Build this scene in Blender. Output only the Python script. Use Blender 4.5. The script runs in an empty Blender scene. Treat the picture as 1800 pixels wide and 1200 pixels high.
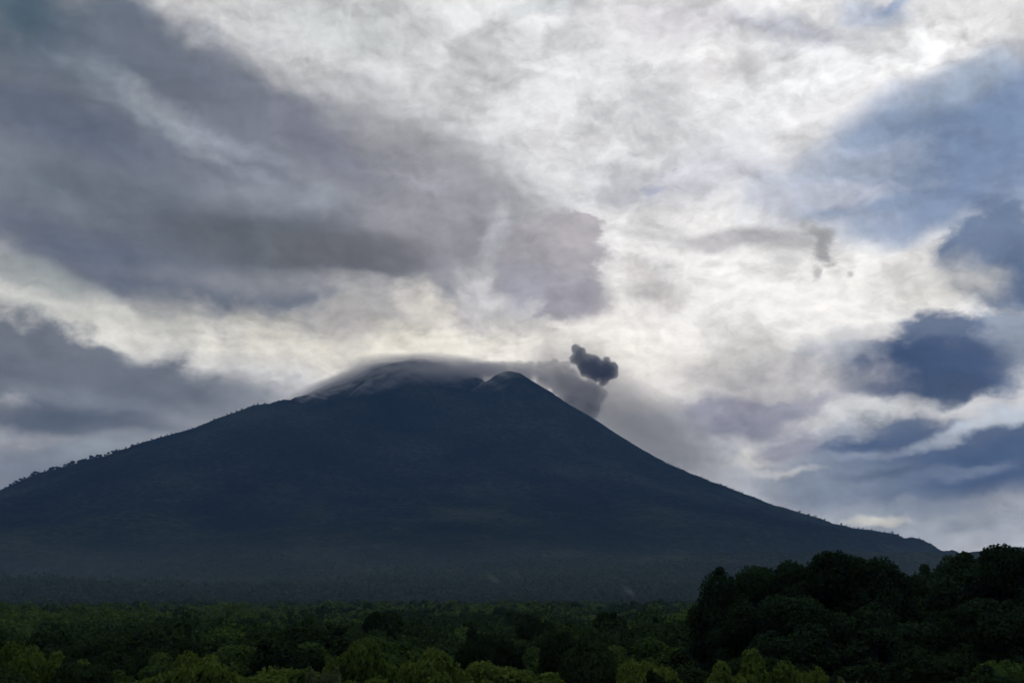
import bpy, bmesh, math, random
import numpy as np
from mathutils import Vector, Matrix, noise as mnoise

scene = bpy.context.scene
COL = scene.collection
R = math.radians
rng = np.random.default_rng(11)
random.seed(11)

# ------------------------------------------------------------------ camera
FPX = 1930.0                       # focal length in pixels of an 1800 px wide photograph
CAM_H = 11.0
PITCH = math.atan(450.0 / FPX)
SP, CP = math.sin(PITCH), math.cos(PITCH)
cam_data = bpy.data.cameras.new('camera')
cam_data.sensor_width = 36.0
cam_data.lens = 36.0 * FPX / 1800.0
cam_data.clip_start = 0.5
cam_data.clip_end = 80000.0
cam = bpy.data.objects.new('camera', cam_data)
cam.location = (0, 0, CAM_H)
cam.rotation_euler = (math.pi / 2 + PITCH, 0, 0)
COL.objects.link(cam)
scene.camera = cam


def ray(x, y):
    """direction of a photograph pixel in the world, scaled so that its y is 1"""
    a, b = (x - 900.0) / FPX, (600.0 - y) / FPX
    d = (a, CP - b * SP, SP + b * CP)
    return d[0] / d[1], 1.0, d[2] / d[1]


def at(x, y, depth):
    d = ray(x, y)
    return np.array([d[0] * depth, depth, CAM_H + d[2] * depth])


def px_of(p):
    x, y, z = p[0], p[1], p[2] - CAM_H
    f = y * CP + z * SP
    u = -y * SP + z * CP
    return 900 + FPX * x / f, 600 - FPX * u / f


def lin(c):
    out = []
    for v in c:
        v = v / 255.0
        out.append(v / 12.92 if v <= 0.04045 else ((v + 0.055) / 1.055) ** 2.4)
    return out

# ------------------------------------------------------------------ render set-up
scene.render.engine = 'CYCLES'
scene.view_settings.view_transform = 'Standard'
scene.view_settings.look = 'None'
scene.view_settings.exposure = 0
scene.view_settings.gamma = 1
scene.cycles.use_denoising = True
scene.cycles.use_adaptive_sampling = True
scene.cycles.adaptive_threshold = 0.015
scene.cycles.adaptive_min_samples = 12
scene.cycles.max_bounces = 6
scene.cycles.diffuse_bounces = 3
scene.cycles.volume_bounces = 1
scene.cycles.transparent_max_bounces = 8

# ------------------------------------------------------------------ objects
def tag(o, label=None, cat=None, group=None, kind=None):
    if label: o['label'] = label
    if cat: o['category'] = cat
    if group: o['group'] = group
    if kind: o['kind'] = kind
    return o


def link_mesh(name, verts, faces, mats, parent=None, smooth=False, mat_index=None):
    me = bpy.data.meshes.new(name)
    verts = np.asarray(verts, dtype=np.float32)
    faces = np.asarray(faces, dtype=np.int32)
    k = faces.shape[1]
    me.vertices.add(len(verts)); me.vertices.foreach_set('co', verts.ravel())
    me.loops.add(faces.size); me.loops.foreach_set('vertex_index', faces.ravel())
    me.polygons.add(len(faces))
    me.polygons.foreach_set('loop_start', np.arange(0, faces.size, k, dtype=np.int32))
    if smooth: me.polygons.foreach_set('use_smooth', np.ones(len(faces), dtype=bool))
    for m in (mats if isinstance(mats, (list, tuple)) else [mats]): me.materials.append(m)
    if mat_index is not None: me.polygons.foreach_set('material_index', np.asarray(mat_index, dtype=np.int32))
    me.update(calc_edges=True)
    me.validate()
    o = bpy.data.objects.new(name, me)
    COL.objects.link(o)
    if parent is not None: o.parent = parent
    return o


def new_mat(name):
    m = bpy.data.materials.new(name); m.use_nodes = True
    m.node_tree.nodes.clear()
    return m, m.node_tree.nodes, m.node_tree.links
HAZE_COLOR = (0.20, 0.39, 0.82, 1)
HAZE_DENSITY = 7.4e-5
HAZE_TOP = 1060.0

# ------------------------------------------------------------------ the clouds of this sky
# x, y, half width, half height (photograph pixels, turned into sky angles), tilt, colour, cover, softness, kind of edge
BASE = (214, 213, 214)
DECK_LIGHT, DECK_DARK, DECK_TOP = (140, 145, 150), (80, 86, 94), (190, 193, 196)
SKY_CLOUDS = [
    # bright veils
    (760, 120, 380, 190, 10, (206, 208, 208), .8, .7, 's'),
    (620, 40, 280, 90, 20, (197, 200, 200), .8, .6, 's'),
    (1180, 150, 380, 230, 0, (225, 225, 227), .8, .8, 's'),
    (420, 570, 480, 70, 2, (214, 212, 204), .9, .6, 's'),
    (640, 575, 260, 70, 6, (229, 223, 210), .85, .7, 's'),
    (1130, 620, 260, 90, 0, (234, 228, 219), .9, .8, 's'),
    (1400, 520, 330, 140, 0, (233, 231, 228), .9, .8, 's'),
    (1250, 420, 190, 90, 0, (232, 230, 229), .7, .6, 'm'),
    (1600, 95, 90, 40, -5, (250, 250, 250), .9, .7, 'm'),
    (1240, 88, 40, 26, 0, (240, 240, 240), .8, .7, 'm'),
    (1380, 130, 200, 50, -10, (236, 238, 239), .6, .8, 'm'),
    # lavender patches along the top
    (1180, 40, 120, 40, 5, (205, 202, 206), .7, .6, 'm'),
    (1390, 50, 110, 26, 15, (190, 194, 206), .7, .6, 'm'),
    (1540, 18, 60, 22, 10, (168, 180, 202), .7, .6, 'm'),
    (960, 10, 60, 20, 0, (188, 194, 196), .7, .6, 'm'),
    (1270, 125, 70, 24, -10, (212, 208, 209), .6, .6, 'm'),
    (955, 240, 26, 40, 15, (198, 196, 198), .6, .6, 'f'),
    (1040, 245, 34, 22, -20, (203, 202, 202), .6, .6, 'f'),
    (1260, 270, 70, 32, -10, (198, 201, 208), .6, .6, 'm'),
    (1200, 320, 170, 36, -4, (203, 204, 212), .75, .6, 'm'),
    # great grey mass at left
    (250, 290, 560, 230, 14, (112, 118, 130), 1.0, .22, 's'),
    (520, 300, 400, 150, 22, (121, 126, 138), .95, .45, 's'),
    (760, 340, 230, 110, 25, (151, 152, 158), .95, .5, 's'),
    (760, 420, 150, 80, 0, (150, 149, 156), .8, .5, 's'),
    (110, 60, 230, 110, 10, (98, 108, 122), .9, .6, 's'),
    (10, 10, 90, 60, 0, (70, 92, 106), .8, .7, 's'),
    (100, 220, 200, 40, 6, (94, 103, 120), .8, .7, 's'),
    (140, 460, 210, 60, 14, (97, 105, 121), .9, .55, 's'),
    (230, 190, 120, 18, 22, (138, 148, 157), .5, .9, 'm'),
    (300, 212, 110, 22, 28, (166, 174, 182), .62, 1.0, 'm'),
    (400, 250, 70, 14, 8, (156, 162, 176), .55, .9, 'm'),
    (70, 320, 120, 18, 26, (122, 131, 142), .6, .8, 's'),
    (460, 305, 40, 12, 10, (148, 152, 166), .5, .8, 'm'),
    (440, 352, 150, 24, -6, (136, 142, 152), .8, .7, 's'),
    (560, 345, 40, 18, 0, (143, 148, 158), .7, .7, 'm'),
    (330, 140, 110, 44, 24, (104, 110, 124), .7, .7, 's'),
    (560, 250, 120, 40, 28, (116, 119, 134), .7, .7, 's'),
    (210, 330, 150, 40, 4, (102, 110, 122), .7, .6, 'm'),
    (480, 425, 230, 52, 3, (96, 102, 110), .95, .5, 's'),
    (620, 440, 130, 40, 0, (106, 107, 113), .8, .6, 's'),
    (720, 320, 60, 12, 15, (172, 172, 182), .5, .8, 'm'),
    (560, 490, 240, 18, -2, (150, 151, 156), .5, .7, 's'),
    # bright band under it
    (70, 500, 110, 30, 20, (146, 152, 154), .8, .6, 's'),
    (30, 545, 60, 24, 20, (180, 182, 180), .8, .7, 's'),
    (620, 560, 66, 34, 0, (168, 165, 165), .8, .6, 'm'),
    (700, 525, 130, 30, 8, (186, 184, 184), .7, .6, 'm'),
    (760, 540, 60, 30, 30, (228, 222, 212), .7, .7, 'm'),
    (830, 550, 36, 36, 0, (190, 187, 189), .7, .5, 'f'),
    (880, 520, 60, 26, 0, (205, 203, 206), .6, .6, 'm'),
    (930, 575, 36, 16, 0, (196, 193, 191), .6, .6, 'f'),
    # grey puff over the summit
    (866, 440, 20, 66, 10, (192, 193, 198), .75, .7, 'm'),
    (850, 500, 40, 26, 20, (196, 195, 196), .6, .7, 'm'),
    (968, 470, 96, 78, 12, (164, 161, 167), .97, .14, 'm'),
    (1015, 412, 46, 30, 0, (170, 166, 171), .92, .14, 'm'),
    (1010, 520, 60, 36, 0, (158, 155, 164), .8, .5, 'm'),
    (925, 510, 50, 40, 20, (156, 156, 169), .7, .6, 'm'),
    (880, 410, 20, 16, 0, (196, 200, 208), .3, .8, 'f'),
    (1130, 480, 60, 16, 35, (198, 193, 192), .6, .6, 'f'),
    (1160, 520, 50, 24, 20, (196, 192, 191), .6, .6, 'm'),
    # low cloud at left
    (60, 640, 330, 74, 10, (107, 113, 125), 1.0, .28, 'm'),
    (240, 680, 250, 52, 6, (103, 110, 123), .95, .45, 's'),
    (130, 690, 170, 18, 4, (120, 127, 138), .7, .7, 's'),
    (130, 738, 260, 28, 3, (82, 92, 108), .95, .6, 's'),
    (60, 820, 330, 60, 0, (108, 115, 128), .9, .5, 's'),
    (180, 786, 140, 18, -6, (134, 142, 153), .8, .8, 's'),
    (380, 720, 120, 26, -12, (128, 134, 144), .7, .7, 's'),
    # blue grey mass at right
    (1690, 250, 330, 110, -14, (144, 159, 185), .95, .4, 's'),
    (1720, 300, 230, 80, -4, (134, 150, 177), .9, .5, 's'),
    (1640, 235, 190, 66, -12, (126, 145, 174), .85, .6, 's'),
    (1560, 300, 120, 50, -10, (138, 154, 180), .8, .6, 's'),
    (1730, 250, 150, 110, 0, (119, 138, 169), .8, .6, 's'),
    (1480, 310, 150, 46, -8, (174, 183, 200), .7, .7, 'm'),
    (1700, 140, 110, 40, -20, (160, 172, 189), .7, .6, 's'),
    (1430, 345, 150, 20, 0, (186, 188, 200), .7, .6, 'm'),
    (1760, 450, 120, 90, 10, (105, 122, 150), .97, .25, 'm'),
    (1790, 480, 50, 60, 0, (92, 109, 137), .8, .5, 'm'),
    (1640, 500, 110, 40, 0, (226, 223, 216), .6, .6, 'm'),
    # lens and stray ash wisps
    (1300, 415, 130, 18, 3, (180, 178, 181), .9, .5, 's'),
    (1436, 408, 20, 15, 30, (168, 168, 170), .85, .7, 'f'),
    (1450, 438, 12, 30, -5, (162, 162, 164), .85, .7, 'f'),
    (1433, 478, 10, 12, 0, (176, 175, 176), .8, .6, 'f'),
    (1496, 488, 7, 6, 0, (178, 177, 177), .8, .6, 'f'),
    # dark blue clouds low at right
    (1770, 610, 90, 70, -25, (144, 154, 171), .97, .3, 'm'),
    (1645, 578, 72, 36, 0, (98, 112, 138), .97, .3, 'm'),
    (1600, 650, 160, 60, 4, (68, 86, 118), 1.0, .38, 'm'),
    (1600, 655, 135, 44, 3, (66, 83, 113), .95, .5, 's'),
    (1690, 640, 80, 44, 8, (68, 85, 116), .9, .5, 's'),
    (1660, 690, 70, 26, 0, (67, 82, 109), .95, .4, 'm'),
    (1480, 610, 60, 30, 0, (164, 168, 178), .7, .5, 'm'),
    (1500, 590, 60, 12, 0, (204, 202, 202), .6, .6, 'm'),
    (1500, 720, 130, 22, 3, (202, 204, 206), .85, .6, 'm'),
    (1350, 670, 170, 40, 5, (184, 181, 183), .7, .6, 'm'),
    (1290, 735, 140, 36, 2, (138, 139, 155), .92, .4, 'm'),
    (1440, 705, 60, 16, 0, (150, 152, 166), .7, .5, 'm'),
    (1560, 775, 140, 36, -4, (92, 107, 133), .95, .35, 'm'),
    (1740, 800, 140, 60, -6, (84, 99, 125), .97, .3, 'm'),
    (1600, 850, 240, 52, 0, (92, 106, 130), .95, .45, 's'),
    (1740, 820, 150, 46, -4, (72, 90, 121), .9, .5, 's'),
    (1570, 790, 120, 34, -4, (80, 97, 127), .85, .5, 's'),
    (1430, 850, 130, 44, 0, (128, 138, 154), .8, .6, 's'),
    (1680, 762, 90, 14, -16, (182, 190, 202), .85, .7, 'm'),
    (1775, 740, 50, 16, -14, (186, 194, 205), .8, .6, 'm'),
    (1500, 800, 90, 10, -4, (136, 146, 163), .7, .7, 'm'),
    (1690, 835, 90, 12, -6, (112, 125, 147), .8, .7, 'm'),
    (1560, 838, 80, 12, 2, (81, 95, 120), .7, .7, 'm'),
    (1640, 890, 120, 12, -2, (126, 137, 154), .7, .7, 'm'),
    (1480, 760, 60, 14, -10, (170, 174, 182), .6, .7, 'm'),
    (1420, 745, 40, 12, 0, (190, 190, 190), .6, .7, 'm'),
    (1330, 805, 60, 14, -8, (214, 211, 203), .9, .6, 'm'),
    (1370, 832, 70, 9, -2, (196, 196, 196), .8, .6, 'm'),
    (1390, 790, 60, 22, -10, (142, 143, 158), .85, .4, 'm'),
    (1220, 800, 120, 50, 25, (168, 170, 175), .8, .6, 's'),
    (1600, 925, 300, 34, 0, (146, 154, 166), .85, .7, 's'),
    (1540, 915, 50, 7, -2, (200, 198, 190), .8, .7, 'm'),
]
SKY_GAPS = [
    (1573, 7, 30, 10, 5, (128, 150, 190), .6, .7, 'm'),
    (1150, 331, 16, 7, 0, (165, 173, 203), .5, .7, 'm'),
]

# ------------------------------------------------------------------ sky: clouds by direction over a daylight sky
SUN_AZ, SUN_EL = R(19.0), R(30.0)            # behind thin cloud, ahead and to the right
world = bpy.data.worlds.new('World'); scene.world = world
world.use_nodes = True
wt = world.node_tree; wn, wl = wt.nodes, wt.links
wn.clear()
w_out = wn.new('ShaderNodeOutputWorld'); w_bg = wn.new('ShaderNodeBackground')
SKY_STRENGTH = 0.1
w_bg.inputs['Strength'].default_value = SKY_STRENGTH
wl.new(w_bg.outputs[0], w_out.inputs[0])
world.cycles.sampling_method = 'MANUAL'
world.cycles.sample_map_resolution = 512


def S(node, i): return node.outputs[i]


def wmath(op, a, b=None, c=None, clamp=False):
    n = wn.new('ShaderNodeMath'); n.operation = op; n.use_clamp = clamp
    for k, v in enumerate((a, b, c)):
        if v is None: continue
        if isinstance(v, (int, float)): n.inputs[k].default_value = v
        else: wl.new(v, n.inputs[k])
    return n.outputs[0]


def wvec(op, a, b=None, scale=None):
    n = wn.new('ShaderNodeVectorMath'); n.operation = op
    for k, v in enumerate((a, b)):
        if v is None: continue
        if isinstance(v, (tuple, list)): n.inputs[k].default_value = v
        else: wl.new(v, n.inputs[k])
    if scale is not None:
        if isinstance(scale, (int, float)): n.inputs['Scale'].default_value = scale
        else: wl.new(scale, n.inputs['Scale'])
    return n.outputs['Value'] if op in ('LENGTH', 'DOT_PRODUCT') else n.outputs['Vector']


def wnoise(vec, scale, detail=6.0, rough=0.55, lac=2.0, dist=0.0):
    n = wn.new('ShaderNodeTexNoise'); n.noise_dimensions = '3D'
    n.inputs['Scale'].default_value = scale; n.inputs['Detail'].default_value = detail
    n.inputs['Roughness'].default_value = rough; n.inputs['Lacunarity'].default_value = lac
    n.inputs['Distortion'].default_value = dist
    wl.new(vec, n.inputs['Vector'])
    return n


def wmaprange(v, a, b, c, d, smooth=True):
    n = wn.new('ShaderNodeMapRange'); n.interpolation_type = 'SMOOTHSTEP' if smooth else 'LINEAR'
    if smooth: n.clamp = False               # smoothstep is bounded already
    wl.new(v, n.inputs['Value'])
    for k, q in zip(('From Min', 'From Max', 'To Min', 'To Max'), (a, b, c, d)): n.inputs[k].default_value = q
    return n.outputs['Result']


def wmix(fac, a, b, blend='MIX'):
    n = wn.new('ShaderNodeMix'); n.data_type = 'RGBA'; n.blend_type = blend
    if isinstance(fac, (int, float)): n.inputs[0].default_value = fac
    else: wl.new(fac, n.inputs[0])
    for k, v in ((6, a), (7, b)):
        if isinstance(v, (tuple, list)): n.inputs[k].default_value = (*v[:3], 1)
        else: wl.new(v, n.inputs[k])
    return n.outputs[2]


tc = wn.new('ShaderNodeTexCoord')
D = tc.outputs['Generated']
sep = wn.new('ShaderNodeSeparateXYZ'); wl.new(D, sep.inputs[0])
U = wmath('ARCTAN2', sep.outputs[0], sep.outputs[1])
V = wmath('ARCSINE', sep.outputs[2])
UVK = FPX / 100.0                            # sky units: about 100 photograph pixels
cmb = wn.new('ShaderNodeCombineXYZ')
wl.new(wmath('MULTIPLY', U, UVK), cmb.inputs[0]); wl.new(wmath('MULTIPLY', V, UVK), cmb.inputs[1])
P = cmb.outputs[0]


def uv_of(x, y):
    d = Vector(ray(x, y)).normalized()
    return math.atan2(d.x, d.y) * UVK, math.asin(d.z) * UVK

# fields shared by all clouds
PS = wvec('MULTIPLY', P, (0.75, 1.15, 1.0))                    # clouds are wider than tall
warp1 = wnoise(PS, 0.55, 2.0, 0.5).outputs['Color']
warp2 = wnoise(PS, 1.7, 6.0, 0.56).outputs['Color']
w1 = wvec('SCALE', wvec('SUBTRACT', warp1, (0.5, 0.5, 0.5)), scale=0.8)
w2 = wvec('SCALE', wvec('SUBTRACT', warp2, (0.5, 0.5, 0.5)), scale=0.62)
FLAT, ONE = (1, 1, 0), (0, 0, 1)
P_soft = wvec('ADD', wvec('MULTIPLY', wvec('ADD', P, wvec('ADD', w1, wvec('SCALE', w2, scale=0.35))), FLAT), ONE)
P_rag = wvec('ADD', wvec('MULTIPLY', wvec('ADD', wvec('ADD', P, wvec('SCALE', w1, scale=0.5)), w2), FLAT), ONE)
P_fine = wvec('ADD', wvec('MULTIPLY', wvec('ADD', P, wvec('SCALE', w2, scale=0.55)), FLAT), ONE)
PW = wvec('ADD', PS, wvec('ADD', w1, wvec('SCALE', w2, scale=0.3)))
n_soft = wnoise(PW, 0.8, 6.0, 0.52).outputs[0]
n_rag = wnoise(PW, 1.5, 8.0, 0.57).outputs[0]
n_fine = wnoise(PW, 4.5, 6.0, 0.6).outputs[0]
FIELD = {'s': (P_soft, wmath('MULTIPLY_ADD', n_soft, 1.1, 1.0 - 0.55)),
         'm': (P_rag, wmath('MULTIPLY_ADD', n_rag, 1.7, 1.0 - 0.85)),
         'f': (P_fine, wmath('MULTIPLY_ADD', n_fine, 3.2, 1.0 - 1.6))}

K = 1.0 / SKY_STRENGTH
AIR = (0.038, 0.070, 0.150)                  # what a long way through the haze shines with


def skycol(c, y=250):
    """a cloud's own radiance, so that it shows this colour through the air in front of it"""
    d = Vector(ray(900, y)).normalized()
    t = math.exp(-HAZE_DENSITY * min((HAZE_TOP - CAM_H) / max(d.z, 0.01), 9300.0))
    return [max((v - a * (1 - t)) / t, 0.012) * K for v, a in zip(lin(c), AIR)]

nishita = wn.new('ShaderNodeTexSky'); nishita.sky_type = 'NISHITA'
nishita.sun_disc = False; nishita.sun_elevation = SUN_EL; nishita.sun_rotation = SUN_AZ
nishita.sun_size = R(0.5); nishita.air_density = 1.0; nishita.dust_density = 1.0; nishita.ozone_density = 1.5

gap_blue = wvec('SCALE', nishita.outputs[0], scale=0.3)   # seen through high thin cloud

# the cloud deck all round, its unseen part set dark behind and bright overhead to light the treetops, thin and bright towards the sun
thick = wnoise(wvec('MULTIPLY', D, (1.0, 1.0, 2.0)), 2.2, 7.0, 0.55).outputs[0]
deck = wmix(wmaprange(thick, 0.35, 0.65, 0, 1), skycol(DECK_LIGHT), skycol(DECK_DARK))
up_ = wmaprange(sep.outputs[2], 0.45, 0.95, 0, 1)
deck = wmix(up_, deck, skycol(DECK_TOP))
deck = wmix(0.15, deck, gap_blue)
ahead = wmaprange(sep.outputs[1], 0.45, 0.8, 0, 1)
col = wmix(ahead, deck, skycol(BASE, 450))


def cloud(x, y, rx, ry, rot, c, op=1.0, s=0.5, f='m'):
    """one cloud mass: a soft-edged ellipse in the sky's own angles, torn by the shared noise"""
    global col
    u0, v0 = uv_of(x, y)
    ux, _ = uv_of(x + 10, y); _, vy = uv_of(x, y - 10)
    kx, ky = abs(ux - u0) / 10, abs(vy - v0) / 10
    coords, field = FIELD[f]
    cr, sr = math.cos(R(-rot)), math.sin(R(-rot))
    ax, ay = 1.0 / (rx * kx), 1.0 / (ry * ky)
    # the coordinates carry z = 1, so that one dot product turns, scales and moves them
    e = wvec('DOT_PRODUCT', coords, (cr * ax, sr * ax, -(cr * u0 + sr * v0) * ax))
    g = wvec('DOT_PRODUCT', coords, (-sr * ay, cr * ay, (sr * u0 - cr * v0) * ay))
    q = wmath('SQRT', wmath('MULTIPLY_ADD', e, e, wmath('MULTIPLY', g, g)))
    d = wmath('SUBTRACT', field, q)
    a = wmaprange(d, -s, s, 0.0, op)
    col = wmix(a, col, skycol(c, y))


for item in SKY_CLOUDS: cloud(*item)
for item in SKY_GAPS: cloud(*item)

# fine structure: cottony thin and thick places, and billows catching the light from up and to the right
lum = wn.new('ShaderNodeRGBToBW'); wl.new(col, lum.inputs[0])
bright = wmaprange(lum.outputs[0], 0.18 * K, 0.75 * K, 0.55, 1.0)
PC = wvec('ADD', PS, wvec('SCALE', w2, scale=0.9))
cotton = wmaprange(wnoise(PC, 0.8, 9.0, 0.56).outputs[0], 0.36, 0.62, -0.19, 0.16)
tufts = wmaprange(wnoise(wvec('ADD', PC, w2), 3.1, 6.0, 0.6).outputs[0], 0.35, 0.66, -0.05, 0.045)
PL = wvec('ADD', PW, (0.07, 0.11, 0.0))
def relief(v): return wnoise(v, 1.5, 6.0, 0.54).outputs[0]
emb = wmath('SUBTRACT', relief(PW), relief(PL))
mod = wmath('MULTIPLY_ADD', emb, 0.95, wmath('ADD', cotton, tufts))
gain = wmath('MULTIPLY_ADD', mod, bright, 1.0)
col = wvec('SCALE', col, scale=gain)
wl.new(col, w_bg.inputs['Color'])

sun_data = bpy.data.lights.new('sun', 'SUN')
sun_data.energy = 0.5; sun_data.angle = R(14); sun_data.color = (1.0, 0.95, 0.87)
sun = bpy.data.objects.new('sun', sun_data); COL.objects.link(sun)
sd = Vector((math.sin(SUN_AZ) * math.cos(SUN_EL), math.cos(SUN_AZ) * math.cos(SUN_EL), math.sin(SUN_EL)))
sun.rotation_euler = sd.to_track_quat('Z', 'Y').to_euler()
sun.location = sd * 3000

# ------------------------------------------------------------------ numpy noise
def vnoise(x, y, seed):
    """smooth value noise on arrays"""
    xi, yi = np.floor(x).astype(np.int64), np.floor(y).astype(np.int64)
    fx, fy = x - xi, y - yi
    fx, fy = fx * fx * (3 - 2 * fx), fy * fy * (3 - 2 * fy)

    def h(a, b):
        n = (a * 374761393 + b * 668265263 + seed * 982451653) & 0xFFFFFFFF
        n = ((n ^ (n >> 13)) * 1274126177) & 0xFFFFFFFF
        return ((n ^ (n >> 16)) & 0xFFFF) / 65535.0
    a, b, c, d = h(xi, yi), h(xi + 1, yi), h(xi, yi + 1), h(xi + 1, yi + 1)
    return (a * (1 - fx) + b * fx) * (1 - fy) + (c * (1 - fx) + d * fx) * fy


def fbm(x, y, seed, octaves=5, gain=0.5):
    t, a, s = 0.0, 1.0, 0.0
    for k in range(octaves):
        t = t + a * vnoise(x * 2 ** k + 17.3 * k, y * 2 ** k - 9.1 * k, seed + k)
        s += a; a *= gain
    return t / s - 0.5

# ------------------------------------------------------------------ the volcano
D_M = 4500.0
SIL_L = [(-900, 1030), (-500, 980), (-250, 930), (0, 860), (30, 846), (70, 830), (130, 814), (200, 795), (240, 779), (300, 763), (345, 749),
         (400, 728), (440, 713), (473, 708), (520, 698), (559, 686), (613, 669), (650, 648), (683, 639), (722, 634), (761, 636),
         (784, 640), (800, 647)]
SIL_R = [(800, 647), (839, 663), (862, 668), (885, 659), (905, 653), (920, 657), (936, 667), (971, 688), (1000, 708), (1040, 731), (1089, 763), (1130, 788),
         (1178, 815), (1225, 835), (1267, 851), (1310, 867), (1356, 885), (1400, 898), (1444, 911), (1489, 926), (1533, 931),
         (1580, 940), (1622, 949), (1640, 957), (1652, 966), (1690, 970), (1740, 975), (1830, 986), (1950, 1008), (2100, 1045)]
X0 = at(800, 647, D_M)[0]


def prof(pts):
    rr, zz = [], []
    for x, y in pts:
        p = at(x, y, D_M)
        rr.append(abs(p[0] - X0)); zz.append(p[2])
    o = np.argsort(rr)
    return np.array(rr)[o], np.array(zz)[o]


RT = np.concatenate([np.arange(0, 900, 18.0), np.arange(900, 3400, 40.0), np.arange(3400, 6400, 150.0)])
rl, zl = prof(SIL_L); rr_, zr = prof(SIL_R)
ZL, ZR = np.interp(RT, rl, zl, right=-6), np.interp(RT, rr_, zr, right=-6)
far_l = rl.max()
ZL = np.where(RT > far_l, np.interp(RT, [far_l, 6300], [zl[-1], -8]), ZL)
N_TH = 900
TH = np.linspace(0, 2 * np.pi, N_TH, endpoint=False)
RG = np.concatenate([np.linspace(3, 900, 110, endpoint=False), np.linspace(900, 2600, 120, endpoint=False), np.linspace(2600, 4300, 40)])
TT, GG = np.meshgrid(TH, RG)
MX, MY = X0 + GG * np.cos(TT), D_M + GG * np.sin(TT)
# three profiles round the cone: left flank, right flank, and one long concave slope to the front and back
def sm(t): return t * t * (3 - 2 * t)
w_right, w_left = sm(np.clip(np.cos(TT), 0, 1)), sm(np.clip(-np.cos(TT), 0, 1))
w_front = 1 - w_right - w_left
gully = fbm(TT * 14 / np.pi + 0.35 * fbm(GG / 500, TT * 2, 5) , GG / 2600, 21, 4)
gully = -np.abs(gully) * 2
lumps = fbm(MX / 420, MY / 420, 33, 5)
relief_amp = np.clip((GG - 120) / 1000, 0, 1) * np.clip((3600 - GG) / 1800, 0, 1)
side = np.abs(np.cos(TT))                     # keep the outline's own flanks clean
DET = relief_amp * ((gully + 0.3) * 46 * (1 - 0.75 * side ** 4) + lumps * 40 * (1 - 0.6 * side ** 4)) + fbm(MX / 40, MY / 40, 57, 3) * 9


def heights():
    l, r = np.interp(GG, RT, ZL), np.interp(GG, RT, ZR)
    top = 0.5 * (ZL[0] + ZR[0])
    f = (top + 60) * np.exp(-(GG / 1250) ** 1.05) - 60 - 15 * np.clip((GG - 3000) / 1000, 0, 1)
    return l * w_left + r * w_right + f * w_front + DET


DC, AZ0 = math.hypot(X0, D_M), math.atan2(X0, D_M)
cols = np.arange(-904, 2001, 8.0)
tx = np.array([p[0] for p in SIL_L[:-1] + SIL_R]); ty = np.array([p[1] for p in SIL_L[:-1] + SIL_R])
for it in range(10):
    Z = heights()
    dz = Z - CAM_H
    f = MY * CP + dz * SP
    px = 900 + FPX * MX / f
    py = 600 - FPX * (-MY * SP + dz * CP) / f
    top = np.full(len(cols), 1200.0)
    idx = np.round((px.ravel() - cols[0]) / 8).astype(int)
    ok = (idx >= 0) & (idx < len(cols)) & (MY.ravel() > 500)
    np.minimum.at(top, idx[ok], py.ravel()[ok])
    for tab, sgn in ((ZL, -1), (ZR, 1)):
        dphi = np.arcsin(np.clip(RT / DC, 0, 0.99))         # where a ring of this radius is seen edge on
        ys = DC * np.cos(dphi) * np.cos(AZ0 + sgn * dphi)
        xs = ys * np.tan(AZ0 + sgn * dphi)
        pc = 900 + FPX * xs / (ys * CP + (tab - CAM_H) * SP)
        good = (pc > -890) & (pc < 1990)
        err = np.interp(pc, cols, top) - np.interp(pc, tx, ty)
        tab += np.where(good, 0.8 * err / FPX * ys, 0)
Z = heights()
# the points that make the outline, for the trees along it
dz = Z - CAM_H
px = 900 + FPX * MX / (MY * CP + dz * SP); py = 600 - FPX * (-MY * SP + dz * CP) / (MY * CP + dz * SP)


def outline_at(x):
    near = (np.abs(px - x) < 5) & (MY > 500)
    k = np.where(near, py, 1e9).argmin()
    return np.array([MX.ravel()[k], MY.ravel()[k], Z.ravel()[k]])



def ground_z(x, y):
    """height of the volcano's side at a point"""
    r = math.hypot(x - X0, y - D_M); t = math.atan2(y - D_M, x - X0) % (2 * math.pi)
    i = int(np.clip(np.searchsorted(RG, r) - 1, 0, len(RG) - 2)); j = t / (2 * math.pi) * N_TH
    j0 = int(j) % N_TH; j1 = (j0 + 1) % N_TH; fj = j - int(j); fi = (r - RG[i]) / (RG[i + 1] - RG[i])
    return float((Z[i, j0] * (1 - fj) + Z[i, j1] * fj) * (1 - fi) + (Z[i + 1, j0] * (1 - fj) + Z[i + 1, j1] * fj) * fi)


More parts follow.
